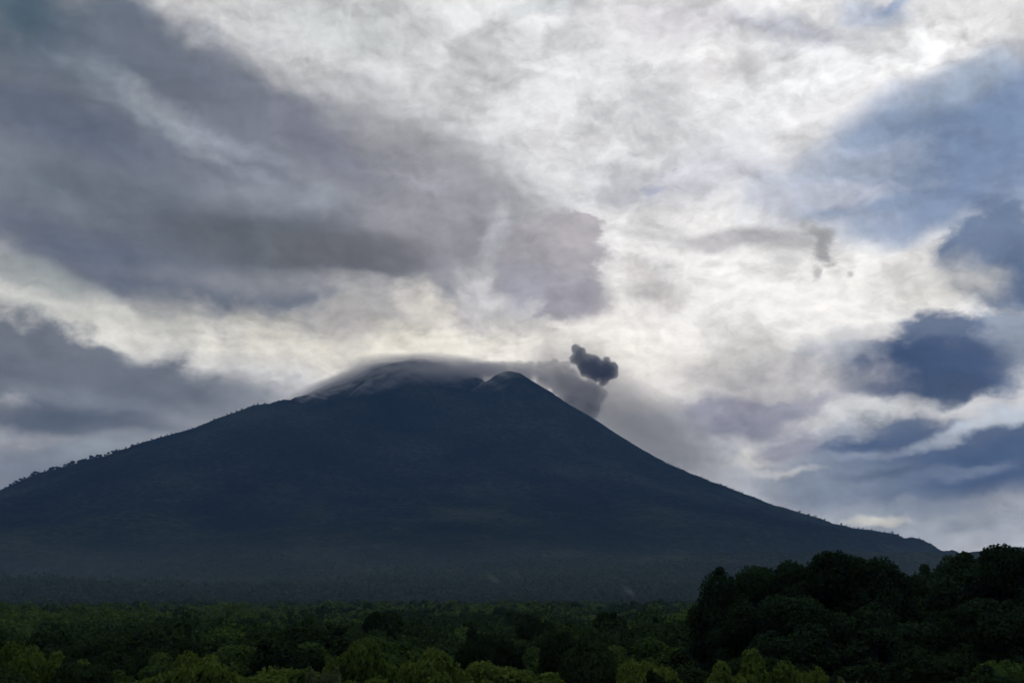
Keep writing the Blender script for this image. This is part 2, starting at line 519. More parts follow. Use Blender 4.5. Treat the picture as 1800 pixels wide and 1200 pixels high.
def ramp_mat(name, stops, scales, rough=0.9, bump=0.0, bump_dist=1.0):
    """earth or forest seen from far: two noises mixed into a colour ramp"""
    m, n, l = new_mat(name)
    out = n.new('ShaderNodeOutputMaterial'); b = n.new('ShaderNodeBsdfPrincipled')
    l.new(b.outputs[0], out.inputs[0])
    b.inputs['Roughness'].default_value = rough
    b.inputs['Specular IOR Level'].default_value = 0.0
    geo = n.new('ShaderNodeNewGeometry')
    tex = []
    for s in scales:
        t = n.new('ShaderNodeTexNoise'); t.inputs['Scale'].default_value = s
        t.inputs['Detail'].default_value = 8; t.inputs['Roughness'].default_value = 0.62
        l.new(geo.outputs['Position'], t.inputs['Vector']); tex.append(t.outputs[0])
    mx = n.new('ShaderNodeMath'); mx.operation = 'ADD'; l.new(tex[0], mx.inputs[0]); l.new(tex[1], mx.inputs[1])
    hf = n.new('ShaderNodeMath'); hf.operation = 'MULTIPLY'; l.new(mx.outputs[0], hf.inputs[0]); hf.inputs[1].default_value = 0.5
    cr = n.new('ShaderNodeValToRGB'); e = cr.color_ramp.elements
    e[0].position, e[0].color = stops[0][0], (*stops[0][1], 1)
    e[1].position, e[1].color = stops[-1][0], (*stops[-1][1], 1)
    for pos, c in stops[1:-1]:
        q = e.new(pos); q.color = (*c, 1)
    l.new(hf.outputs[0], cr.inputs[0]); l.new(cr.outputs[0], b.inputs['Base Color'])
    if bump:
        bp = n.new('ShaderNodeBump'); bp.inputs['Strength'].default_value = bump; bp.inputs['Distance'].default_value = bump_dist
        l.new(tex[1], bp.inputs['Height']); l.new(bp.outputs[0], b.inputs['Normal'])
    return m


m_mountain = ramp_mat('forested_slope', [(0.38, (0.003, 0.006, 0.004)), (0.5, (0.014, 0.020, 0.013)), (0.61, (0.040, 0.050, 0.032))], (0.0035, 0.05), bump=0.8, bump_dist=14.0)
m_ground = ramp_mat('forest_floor', [(0.36, (0.004, 0.007, 0.004)), (0.5, (0.012, 0.018, 0.009)), (0.64, (0.026, 0.034, 0.018))], (0.02, 0.4), bump=0.6, bump_dist=2.0)

nr, nt = GG.shape
verts = np.stack([MX, MY, Z], -1).reshape(-1, 3)
ii, jj = np.meshgrid(np.arange(nr - 1), np.arange(nt), indexing='ij')
a = ii * nt + jj; b = ii * nt + (jj + 1) % nt
faces = np.stack([a, a + nt, b + nt, b], -1).reshape(-1, 4)
# close the tip with one more ring collapsed to its middle
tip = np.array([[X0, D_M, Z[0].mean()]])
tipf = np.stack([np.arange(nt), (np.arange(nt) + 1) % nt, np.full(nt, len(verts)), np.full(nt, len(verts))], -1)
verts = np.vstack([verts, tip])
quads_ok = faces
me_o = link_mesh('mountain', verts, quads_ok, m_mountain, smooth=True)
bm = bmesh.new(); bm.from_mesh(me_o.data); bm.verts.ensure_lookup_table()
for k in range(nt):
    bm.faces.new((bm.verts[len(verts) - 1], bm.verts[k], bm.verts[(k + 1) % nt]))
for fc in bm.faces: fc.smooth = True
bm.to_mesh(me_o.data); bm.free()
tag(me_o, 'dark forested volcanic cone rising behind the forest, smoke along its summit', 'mountain', kind='structure')

# the plain the forest stands on
gx = np.sign(np.linspace(-1, 1, 121)) * np.abs(np.linspace(-1, 1, 121)) ** 1.8 * 6300
gy = np.sign(np.linspace(-1, 1, 121)) * np.abs(np.linspace(-1, 1, 121)) ** 1.8 * 5900 + 3200
GX, GY = np.meshgrid(gx, gy)
GZ = fbm(GX / 300, GY / 300, 77, 3) * 1.2 * np.clip((np.hypot(GX, GY)) / 400, 0, 1)
gi, gj = np.meshgrid(np.arange(120), np.arange(120), indexing='ij')
q = gi * 121 + gj
ground = link_mesh('ground', np.stack([GX, GY, GZ], -1).reshape(-1, 3), np.stack([q, q + 1, q + 122, q + 121], -1).reshape(-1, 4), m_ground, smooth=True)
tag(ground, 'dark ground under the forest', 'ground', kind='structure')

# the air between: one even box round everything
hz_m, hn, hl = new_mat('thin_blue_air')
ho = hn.new('ShaderNodeOutputMaterial'); hv = hn.new('ShaderNodeVolumePrincipled')
hv.inputs['Color'].default_value = HAZE_COLOR
hv.inputs['Density'].default_value = HAZE_DENSITY
hl.new(hv.outputs[0], ho.inputs['Volume'])
x0, x1, y0, y1, z0, z1 = -6500, 6500, -2900, 9300, -90, HAZE_TOP
hvv = [(x, y, z) for z in (z0, z1) for y in (y0, y1) for x in (x0, x1)]
haze = link_mesh('haze', hvv, [(0, 2, 3, 1), (4, 5, 7, 6), (0, 1, 5, 4), (2, 6, 7, 3), (0, 4, 6, 2), (1, 3, 7, 5)], hz_m)
tag(haze, 'thin blue haze in the air before the mountain', 'haze', kind='stuff')

# ------------------------------------------------------------------ foliage
def leaf_mat(name, c_dark, c_light, rough=0.6):
    m, n, l = new_mat(name)
    out = n.new('ShaderNodeOutputMaterial')
    geo = n.new('ShaderNodeNewGeometry'); oi = n.new('ShaderNodeObjectInfo')
    add = n.new('ShaderNodeMath'); add.operation = 'MULTIPLY_ADD'
    l.new(oi.outputs['Random'], add.inputs[0]); add.inputs[1].default_value = 0.7
    half = n.new('ShaderNodeMath'); half.operation = 'MULTIPLY'; half.inputs[1].default_value = 0.3
    l.new(geo.outputs['Random Per Island'], half.inputs[0]); l.new(half.outputs[0], add.inputs[2])
    mx = n.new('ShaderNodeMix'); mx.data_type = 'RGBA'
    l.new(add.outputs[0], mx.inputs[0]); mx.inputs[6].default_value = (*c_dark, 1); mx.inputs[7].default_value = (*c_light, 1)
    d = n.new('ShaderNodeBsdfPrincipled'); d.inputs['Roughness'].default_value = rough; d.inputs['Specular IOR Level'].default_value = 0.0
    t = n.new('ShaderNodeBsdfTranslucent')
    l.new(mx.outputs[2], d.inputs['Base Color']); l.new(mx.outputs[2], t.inputs['Color'])
    s = n.new('ShaderNodeMixShader'); s.inputs[0].default_value = 0.22
    l.new(d.outputs[0], s.inputs[1]); l.new(t.outputs[0], s.inputs[2]); l.new(s.outputs[0], out.inputs[0])
    return m


M_LEAF = {'dark': leaf_mat('dark_green_leaves', (0.016, 0.031, 0.014), (0.036, 0.060, 0.024)),
          'mid': leaf_mat('green_leaves', (0.042, 0.076, 0.022), (0.080, 0.130, 0.035)),
          'pale': leaf_mat('yellow_green_leaves', (0.066, 0.108, 0.022), (0.118, 0.168, 0.034)),
          'shoot': leaf_mat('pale_young_leaves', (0.09, 0.115, 0.05), (0.15, 0.175, 0.085)),
          'tall': leaf_mat('blackish_green_leaves', (0.016, 0.032, 0.017), (0.034, 0.062, 0.031)),
          'ridge': leaf_mat('ridge_leaves', (0.008, 0.011, 0.009), (0.016, 0.02, 0.015))}
m_bark, bn, bl = new_mat('rough_bark')
bo = bn.new('ShaderNodeOutputMaterial'); bp_ = bn.new('ShaderNodeBsdfPrincipled'); bp_.inputs['Roughness'].default_value = 0.9
btx = bn.new('ShaderNodeTexNoise'); btx.inputs['Scale'].default_value = 9; btx.inputs['Detail'].default_value = 6
bcr = bn.new('ShaderNodeValToRGB'); bcr.color_ramp.elements[0].color = (0.03, 0.024, 0.018, 1); bcr.color_ramp.elements[1].color = (0.12, 0.1, 0.08, 1)
bl.new(btx.outputs[0], bcr.inputs[0]); bl.new(bcr.outputs[0], bp_.inputs['Base Color']); bl.new(bp_.outputs[0], bo.inputs[0])


def unit(v): return v / np.maximum(np.linalg.norm(v, axis=-1, keepdims=True), 1e-9)


def leaves_mesh(g, centers, radii, n, leaf, squash=0.85, jag=0.18, droop=0.0):
    """n folded leaf sprays over the outsides of a crown's lobes -> verts, faces"""
    w = radii ** 2; w = w / w.sum()
    k = g.choice(len(radii), n * 2, p=w)
    d = unit(g.normal(size=(n * 2, 3)) + np.array([0, 0, 0.25]))
    rad = radii[k] * (1 - jag + 2 * jag * g.random(n * 2) ** 1.5) * np.where(g.random(n * 2) < 0.2, 0.75, 1.0)
    p = centers[k] + d * rad[:, None] * np.array([1, 1, squash])
    # drop sprays buried deep in another lobe
    dist = np.linalg.norm(p[:, None, :] - centers[None], axis=2) / radii[None]
    keep = (dist > 0.72).all(1)
    p, d = p[keep][:n], d[keep][:n]
    m = len(p)
    nrm = unit(d + 0.62 * g.normal(size=(m, 3)))
    tan = unit(np.cross(nrm, g.normal(size=(m, 3))) + np.array([0, 0, -droop]))
    bit = np.cross(nrm, tan)
    ln = leaf * (0.6 + 0.9 * g.random(m))[:, None]; wd = ln * (0.32 + 0.25 * g.random(m))[:, None]
    v = np.stack([p - tan * ln * 0.5, p + bit * wd - nrm * wd * 0.35, p + tan * ln * 0.6, p - bit * wd - nrm * wd * 0.35], 1)
    f = np.arange(m * 4).reshape(m, 4)
    return v.reshape(-1, 3), f


def tube(points, radii, sides=7):
    P_ = np.asarray(points, float); vs, fs = [], []
    for i, (p, r) in enumerate(zip(P_, radii)):
        t = unit(P_[min(i + 1, len(P_) - 1)] - P_[max(i - 1, 0)])
        a = unit(np.cross(t, [0.3, 0.9, 0.2])); b = np.cross(t, a)
        for s in range(sides):
            q = 2 * math.pi * s / sides
            vs.append(p + r * (a * math.cos(q) + b * math.sin(q)))
        if i:
            for s in range(sides):
                u, w = (i - 1) * sides + s, (i - 1) * sides + (s + 1) % sides
                fs.append((u, w, w + sides, u + sides))
    return np.array(vs), np.array(fs)


def join(parts):
    vs, fs, o = [], [], 0
    for v, f in parts:
        vs.append(v); fs.append(f + o); o += len(v)
    return np.vstack(vs), np.vstack(fs)


def tree_meshes(seed, radius, height, base, lobes, n, leaf, kind, flat=1.0, spread=0.62, rmin=0.30, rmax=0.5, jag=0.18):
    """a crown of leaf sprays on many lobes, and a trunk with limbs reaching into them"""
    g = np.random.default_rng(seed)
    c0 = np.array([0, 0, (base + height) / 2]); hz = (height - base) / 2
    c, r = [], []
    while len(c) < lobes:
        d = unit(g.normal(size=3)); q = spread * (0.45 + 0.55 * g.random()) if len(c) else 0.1
        rr = radius * (rmin + (rmax - rmin) * g.random())
        p = c0 + d * np.array([radius * q, radius * q, max(hz - rr * 0.7, 0.2 * hz) * (0.5 + 0.5 * g.random())])
        c.append(p); r.append(rr)
    c, r = np.array(c), np.array(r)
    over = (c[:, 2] + r * 0.85) - height
    c[:, 2] -= np.maximum(over, 0)
    crown = leaves_mesh(g, c, r, n, leaf, jag=jag)
    # stray sprays that break the outline
    k = g.integers(0, lobes, lobes // 2)
    c2 = c[k] + unit(g.normal(size=(len(k), 3)) + np.array([0, 0, 0.7])) * r[k][:, None] * 1.05
    crown = join([crown, leaves_mesh(g, c2, r[k] * 0.28, max(n // 9, 10), leaf * 0.9)])
    k_ = height / np.percentile(crown[0][:, 2], 99.7); crown[0][:, 2] *= k_; c[:, 2] *= k_
    bend = g.normal(size=2) * radius * 0.08
    fork = np.array([bend[0], bend[1], base + hz * 0.35])
    tr = radius * 0.055 if height > 1.5 else 0.05
    parts = [tube([(0, 0, -0.3), (bend[0] * .3, bend[1] * .3, fork[2] * 0.5), fork], [tr * 1.25, tr, tr * 0.75])]
    for q in g.choice(lobes, min(lobes, 6), replace=False):
        mid = fork * 0.5 + c[q] * 0.5 + np.array([0, 0, -0.08 * radius])
        parts.append(tube([fork - np.array([0, 0, 0.1]), mid, c[q]], [tr * 0.6, tr * 0.4, tr * 0.15], 5))
    return crown, join(parts)


PROTO = {}
def make_proto(key, name, seed, **kw):
    kind = kw['kind']
    (cv, cf), (tv, tf) = tree_meshes(seed, **kw)
    root = bpy.data.objects.new(name, None); root.empty_display_size = 0.5; COL.objects.link(root)
    crown = link_mesh('crown', cv, cf, M_LEAF[kind], root)
    trunk = link_mesh('trunk', tv, tf, m_bark, root, smooth=True)
    PROTO[key] = [root, crown, trunk, False]


def place(key, loc, scale, rz, label, cat, group):
    root, crown, trunk, used = PROTO[key]
    if not used:
        r = root; PROTO[key][3] = True
    else:
        r = root.copy(); COL.objects.link(r)
        for ch in (crown, trunk):
            c = ch.copy(); COL.objects.link(c); c.parent = r
    r.location = loc; r.rotation_euler = (0, 0, rz)
    r.scale = scale if isinstance(scale, tuple) else (scale,) * 3
    return tag(r, label, cat, group)


for i in range(4):
    make_proto(('mid', i), 'broadleaf_tree', 100 + i, radius=3.2, height=6.2, base=1.2, lobes=18, n=7000, leaf=0.25, kind='mid', rmin=0.2, rmax=0.44, spread=0.78, jag=0.26)
    make_proto(('pale', i), 'leafy_bush', 200 + i, radius=2.9, height=4.6, base=0.4, lobes=24, n=7500, leaf=0.25, kind='pale', rmin=0.15, rmax=0.36, spread=0.86, jag=0.34)
    make_proto(('dark', i), 'dense_tree', 300 + i, radius=3.0, height=6.8, base=1.5, lobes=11, n=6500, leaf=0.23, kind='dark', rmin=0.36, rmax=0.55, jag=0.13)
    make_proto(('tall', i), 'tall_tree', 400 + i, radius=5.2, height=16.0, base=1.5, lobes=38, n=24000, leaf=0.28, kind='tall', rmin=0.14, rmax=0.38, spread=0.88, jag=0.28)
make_proto(('shoot', 0), 'young_shrub', 500, radius=0.9, height=4.2, base=2.6, lobes=6, n=300, leaf=0.4, kind='shoot', rmin=0.3, rmax=0.45)
make_proto(('shoot', 1), 'young_shrub', 501, radius=0.8, height=4.0, base=2.6, lobes=5, n=260, leaf=0.4, kind='shoot', rmin=0.3, rmax=0.45)
for i in range(4):
    make_proto(('ridge', i), 'ridge_tree', 600 + i, radius=0.45, height=1.0, base=0.2, lobes=6, n=130, leaf=0.17, kind='ridge', rmin=0.3, rmax=0.5)

# ---------------- trees one can pick out, named by what is in the photograph
PICK = random.Random(5)
placed = []            # x, y, radius


def plant(kind, xpx, toppx, depth, s_r, label, cat, group, var=None, h=None):
    """put a tree of a kind so that its top stands at this height above the plain"""
    i = PICK.randrange(4) if var is None else var
    p = at(xpx, toppx, depth)
    bh = {'mid': 6.2, 'pale': 4.6, 'dark': 6.8, 'tall': 16.0, 'shoot': 4.2}[kind]
    br = {'mid': 3.2, 'pale': 2.9, 'dark': 3.0, 'tall': 5.2, 'shoot': 0.9}[kind]
    sz = p[2] / bh
    widen = 1.18 if kind == 'tall' else 1.0
    placed.append((p[0], p[1], s_r))
    return place((kind, i), (p[0], p[1], 0), (s_r / br * widen, s_r / br * widen, sz), PICK.uniform(0, 6.28), label, cat, group)


TALL = 'tall dark trees at the right'
for x, top, d, r, v, lab in [
    (1281, 1001, 104, 3.4, 0, 'leftmost of the tall blackish trees, its ragged edge against the blue mountain foot'),
    (1316, 1000, 107, 3.4, 3, 'blackish tree filling the gap right of the leftmost one in the tall clump'),
    (1402, 990, 108, 3.6, 2, 'blackish tree just left of the pointed one in the tall clump'),
    (1500, 986, 110, 3.4, 1, 'blackish tree close behind the pointed one on its right in the tall clump'),
    (1720, 984, 108, 3.4, 0, 'blackish tree in the notch left of the highest knobbly one'),
    (1352, 998, 108, 3.6, 1, 'tall blackish tree second from the left in the big clump at right'),
    (1450, 974, 102, 4.0, 2, 'tall blackish tree with a pointed top in the middle of the clump at right'),
    (1540, 983, 106, 3.7, 3, 'tall blackish tree right of the pointed one, below the end of the mountain slope'),
    (1600, 996, 112, 3.6, 0, 'lower blackish tree in the dip of the clump where the mountain slope ends'),
    (1678, 973, 104, 4.0, 1, 'tall blackish tree standing just right of where the mountain slope ends'),
    (1758, 963, 100, 3.6, 2, 'highest blackish tree with a knobbly top against the sky near the right edge'),
    (1822, 966, 101, 3.8, 3, 'tall blackish tree cut off by the right edge of the picture'),
    (1405, 1050, 94, 3.6, 3, 'dark lower tree in front of the tall clump, left half'),
    (1545, 1062, 92, 3.8, 0, 'dark lower tree in front of the tall clump, in the middle'),
    (1650, 1072, 93, 3.4, 1, 'dark lower tree in front of the tall clump, right of the middle'),
    (1745, 1055, 90, 3.4, 2, 'dark lower tree in front of the tall clump near the right edge'),
    (1302, 1068, 98, 3.0, 2, 'dark lower tree at the left foot of the tall clump')]:
    plant('tall', x, top, d, r, lab, 'tree', TALL, v)

BUSH = 'pale green bushes in the foreground'
DARK = 'dark trees in the forest'
for k, x, top, d, r, lab in [
    ('dark', 1032, 1126, 82, 2.5, 'big dark round tree right of centre at the bottom edge'),
    ('dark', 985, 1110, 100, 2.3, 'dark tree close behind the big dark round one right of centre'),
    ('dark', 668, 1074, 165, 3.6, 'dark domed tree standing out above the canopy left of centre'),
    ('dark', 612, 1096, 150, 3.0, 'dark tree left of the domed one that stands above the canopy'),
    ('dark', 85, 1110, 118, 2.8, 'dark round tree near the left edge with pale twigs over it'),
    ('dark', 150, 1158, 84, 2.6, 'black looking tree between pale bushes at bottom left'),
    ('dark', 1165, 1178, 74, 1.7, 'small dark bush at the bottom edge under a pale one'),
    ('dark', 835, 1126, 112, 2.3, 'dark tree in the middle of the canopy behind pale bushes'),
    ('dark', 1075, 1076, 170, 3.2, 'flat topped dark tree at the far edge of the canopy below the ash puff'),
    ('dark', 1150, 1086, 150, 3.0, 'dark tree at the far canopy edge left of the tall clump'),
    ('dark', 940, 1080, 160, 3.0, 'dark broad tree at the far canopy edge below the crater'),
    ('pale', 1335, 1146, 78, 2.7, 'yellow green bush in front of the left part of the tall dark clump'),
    ('pale', 1280, 1168, 74, 2.3, 'yellow green bush at the bottom edge left of the tall clump'),
    ('pale', 1140, 1166, 79, 2.4, 'pale bush at the bottom edge arching over a small dark one'),
    ('pale', 40, 1134, 88, 2.8, 'pale bush in the bottom left corner'),
    ('pale', 112, 1148, 96, 2.4, 'pale bush beside the black looking tree at bottom left'),
    ('pale', 350, 1150, 86, 2.8, 'pale bush at the bottom edge below the left ridge'),
    ('pale', 640, 1128, 96, 2.9, 'pale bush below the dark domed tree left of centre'),
    ('pale', 760, 1146, 86, 2.8, 'pale bush at the bottom edge below the summit'),
    ('pale', 1425, 1180, 72, 1.7, 'low yellow green bush at the foot of the tall dark clump')]:
    plant(k, x, top, d, r, lab, 'tree' if k == 'dark' else 'bush', DARK if k == 'dark' else BUSH)
for x, top, d, v, lab in [(1479, 1188, 70, 0, 'left one of two pale leafy shoots at the bottom edge before the dark clump'),
                          (1511, 1187, 69, 1, 'right one of two pale leafy shoots at the bottom edge before the dark clump'),
                          (548, 1170, 78, 0, 'leftmost pale topped shrub in the short row at the bottom left of centre'),
                          (572, 1171, 77, 1, 'second pale topped shrub in the short row at the bottom left of centre'),
                          (590, 1172, 77, 0, 'rightmost pale topped shrub in the short row at the bottom left of centre')]:
    plant('shoot', x, top, d, 0.62, lab, 'shrub', 'pale young shrubs', v)

# ---------------- the rest of the near canopy: one object per tree
rest, far = [], []
tries = random.Random(21)


def fits(x, y, r, lst, k=0.62):
    return all((x - a) ** 2 + (y - b) ** 2 > (k * (r + c)) ** 2 for a, b, c in lst)


near = [(a, b, c) for a, b, c in placed]
cand = []
for _ in range(26000):
    dep = math.sqrt(tries.uniform(66 ** 2, 185 ** 2)); px_ = tries.uniform(-70, 1870)
    x = ray(px_, 1050)[0] * dep
    if px_ > 1235 and dep > 92: continue
    if px_ > 1440 and dep < 92 and tries.random() < 0.8: continue
    r = (2.0 + 2.6 * tries.random() ** 1.3) * (1.0 + 0.25 * (dep > 130))
    if fits(x, dep, r, near):
        near.append((x, dep, r)); cand.append((dep, x, r, px_))
cand.sort()
N_NEAR = 240
ROWS = [(70, 'at bottom edge'), (82, 'in first row'), (96, 'in second row'), (112, 'in third row'), (130, 'in middle canopy'), (1e9, 'in far canopy')]
MARKS = [(120, 'by left edge'), (260, 'below the left ridge'), (420, 'below low left shoulder'), (560, 'below the upper left slope'),
         (700, 'below the summit dome'), (830, 'below the summit'), (950, 'below the crater rim'), (1070, 'below the dark ash ball'),
         (1180, 'below the upper right slope'), (1300, 'beside tall dark trees'), (1480, 'before tall dark trees'), (1e9, 'near bottom right corner')]
LOOK = {'mid': ('green tree', 'tree', 'green trees in the forest'), 'pale': ('yellow green bush', 'bush', BUSH), 'dark': ('dark green tree', 'tree', DARK)}
chosen = []
for dep, x, r, px_ in cand[:N_NEAR]:
    patch = float(fbm(np.array(x / 16.0 + 40), np.array(dep / 22.0), 91, 3))
    if px_ > 1400: kind = 'mid' if tries.random() < 0.4 else 'dark'
    elif patch > -0.03 - 0.16 * (dep < 105) and dep < 150: kind = 'pale'
    elif patch < -0.12: kind = 'dark'
    else: kind = 'mid' if tries.random() < 0.8 else ('pale' if dep < 110 else 'dark')
    chosen.append((dep, x, r, px_, kind))
cells = {}
for c in chosen:
    row = next(t for lim, t in ROWS if c[0] < lim); mark = next(t for lim, t in MARKS if c[3] < lim)
    cells.setdefault((c[4], row, mark), []).append(c)
ORD = {1: [''], 2: ['left one of two, ', 'right one of two, '],
       3: ['leftmost of three, ', 'middle of three, ', 'rightmost of three, '],
       4: ['leftmost of four, ', 'second of four, ', 'third of four, ', 'rightmost of four, '],
       5: ['leftmost of five, ', 'second of five, ', 'middle of five, ', 'fourth of five, ', 'rightmost of five, ']}
for (kind, row, mark), lst in cells.items():
    lst.sort(key=lambda c: c[3])
    words_ = ORD.get(len(lst)) or ['number %d from left, ' % (i + 1) for i in range(len(lst))]
    for c, o in zip(lst, words_):
        dep, x, r, px_, kd = c
        look, cat, grp = LOOK[kd]
        br = {'mid': 3.2, 'pale': 2.9, 'dark': 3.0}[kd]
        sz = (0.55 + 0.42 * r / br) * tries.uniform(0.85, 1.1)
        place((kd, tries.randrange(4)), (x, dep, tries.uniform(-0.35, 0)), (r / br, r / br, sz), tries.uniform(0, 6.28),
              (o + look + ' ' + row + ' ' + mark), cat, grp)

# ---------------- farther off the forest is one mass
g = np.random.default_rng(77)
ftrees = [(dep, x, r) for dep, x, r, _ in cand[N_NEAR:]]
for lo, hi, dens in ((183, 420, 1 / 34.0), (420, 1000, 1 / 60.0), (1000, 2300, 1 / 170.0)):
    n = int(0.5 * 1.02 * (hi * hi - lo * lo) * dens)
    dd = np.sqrt(g.uniform(lo * lo, hi * hi, n)); aa = g.uniform(-0.54, 0.54, n)
    ftrees += [(d, math.tan(a) * d, 2.4 + 3.2 * g.random() ** 1.5 + (5.0 if lo > 800 else 0)) for d, a in zip(dd, aa)]
fv, ff, fm = [], [], []
off = 0
for dep, x, r in ftrees:
    if dep > 1500 and g.random() < ((dep - 1500) / 800) ** 0.5: continue
    nl = 230 if dep < 240 else (110 if dep < 420 else (44 if dep < 1000 else 16))
    leaf = 0.52 if dep < 240 else (0.85 if dep < 420 else (1.5 if dep < 1000 else 4.5))
    zb = max(ground_z(x, dep), 0) if dep > 900 else 0.0
    hn_ = float(fbm(np.array(x / 45.0 + 9), np.array(dep / 70.0), 19, 3))
    h = 4.6 + 1.6 * g.random() + 11.0 * max(hn_, -0.25)
    big = g.random() < 0.09 and dep < 800
    if big: h *= 1.2 + 0.4 * g.random()
    h = min(h, (8.2 if dep < 240 else 9.6) + 0.8 * g.random())
    c = np.array([[0, 0, h - r * 0.62], [r * .5, 0, h - r * .8], [-r * .3, r * .4, h - r * .85], [-r * .3, -r * .4, h - r * .8]]) + g.normal(size=(4, 3)) * r * 0.15
    v, f = leaves_mesh(g, c, np.array([.62, .55, .55, .55]) * r, nl, leaf)
    fv.append(v + np.array([x, dep, zb])); ff.append(f + off); off += len(v)
    t_ = float(fbm(np.array(x / 60.0), np.array(dep / 90.0), 15, 3)) + g.normal() * 0.05
    t_ += -1.0 if dep > 900 else 0
    fm.append(np.full(len(f), 0 if t_ < 0.03 else (1 if t_ < 0.14 else (2 if dep < 230 else 1))))
forest = link_mesh('forest', np.vstack(fv), np.vstack(ff), [M_LEAF['dark'], M_LEAF['mid'], M_LEAF['pale']], mat_index=np.concatenate(fm))
tag(forest, 'dim green forest canopy running back to the foot of the mountain', 'forest', kind='stuff')

# ---------------- trees along the mountain's outline
rd = random.Random(8)
L_RIDGE, R_RIDGE = 'small trees along the left ridge line', 'small trees along the right slope line'
spots = []
x = 4.0
while x < 245:
    spots.append((x, rd.choice([3, 4, 5, 6, 7, 9]) * rd.uniform(0.7, 1.0) * (1.0 if x < 150 else 0.8), 'small tree standing out along the low left ridge against grey cloud', L_RIDGE))
    x += rd.uniform(1.0, 4.6) * (1.0 if rd.random() < 0.85 else 3.0)
while x < 470:
    spots.append((x, rd.uniform(1.6, 3.6), 'tiny tree on the upper left ridge, little more than a bump', 'tiny trees on the upper left ridge'))
    x += rd.uniform(5, 14)
x = 1180
while x < 1645:
    spots.append((x, rd.choice([1.6, 2, 2.4, 2.8, 3.2, 4.2]) * rd.uniform(0.7, 1), 'small tree breaking the outline of the lower right slope', R_RIDGE))
    x += rd.uniform(2, 9)
for x, hp, lab, grp in spots:
    p = outline_at(x)
    h = hp / FPX * p[1] * 1.05
    place(('ridge', rd.randrange(4)), (p[0], p[1], p[2] - 0.22 * h), (h * rd.uniform(0.8, 2.0), h * rd.uniform(0.8, 2.0), h), rd.uniform(0, 6.28), lab, 'tree', grp)

# ------------------------------------------------------------------ smoke, ash and mist: real volumes
def vol_mat(name, colour, density, aniso=0.3):
    m, n, l = new_mat(name)
    o = n.new('ShaderNodeOutputMaterial'); v = n.new('ShaderNodeVolumePrincipled')
    v.inputs['Color'].default_value = (*colour, 1); v.inputs['Density'].default_value = density
    v.inputs['Anisotropy'].default_value = aniso
    l.new(v.outputs[0], o.inputs['Volume'])
    return m, n, l, v


def soft_vol_mat(name, colour, density, aniso=0.3, scale=2.0, contrast=1.2, power=1.4):
    """density that thins to nothing at the skin of a unit ball, torn by noise"""
    m, n, l, v = vol_mat(name, colour, density, aniso)
    tc_ = n.new('ShaderNodeTexCoord')
    dot = n.new('ShaderNodeVectorMath'); dot.operation = 'DOT_PRODUCT'
    l.new(tc_.outputs['Object'], dot.inputs[0]); l.new(tc_.outputs['Object'], dot.inputs[1])
    inv = n.new('ShaderNodeMath'); inv.operation = 'SUBTRACT'; inv.inputs[0].default_value = 1.0; l.new(dot.outputs['Value'], inv.inputs[1])
    nz = n.new('ShaderNodeTexNoise'); nz.inputs['Scale'].default_value = scale; nz.inputs['Detail'].default_value = 4
    l.new(tc_.outputs['Object'], nz.inputs['Vector'])
    ma = n.new('ShaderNodeMath'); ma.operation = 'MULTIPLY_ADD'; l.new(nz.outputs[0], ma.inputs[0])
    ma.inputs[1].default_value = contrast; ma.inputs[2].default_value = -0.5 * contrast
    ad = n.new('ShaderNodeMath'); ad.operation = 'ADD'; l.new(inv.outputs[0], ad.inputs[0]); l.new(ma.outputs[0], ad.inputs[1])
    mn = n.new('ShaderNodeMath'); mn.operation = 'MINIMUM'; l.new(ad.outputs[0], mn.inputs[0]); l.new(inv.outputs[0], mn.inputs[1])
    mxx = n.new('ShaderNodeMath'); mxx.operation = 'MAXIMUM'; l.new(mn.outputs[0], mxx.inputs[0]); mxx.inputs[1].default_value = 0.0
    pw = n.new('ShaderNodeMath'); pw.operation = 'POWER'; l.new(mxx.outputs[0], pw.inputs[0]); pw.inputs[1].default_value = power
    dn = n.new('ShaderNodeMath'); dn.operation = 'MULTIPLY'; l.new(pw.outputs[0], dn.inputs[0]); dn.inputs[1].default_value = density
    l.new(dn.outputs[0], v.inputs['Density'])
    return m


def ball(sub=4):
    bm = bmesh.new(); bmesh.ops.create_icosphere(bm, subdivisions=sub, radius=1.0)
    v = np.array([q.co[:] for q in bm.verts]); f = np.array([[q.index for q in fc.verts] for fc in bm.faces]); bm.free()
    return v, f


BV, BF = ball(4)


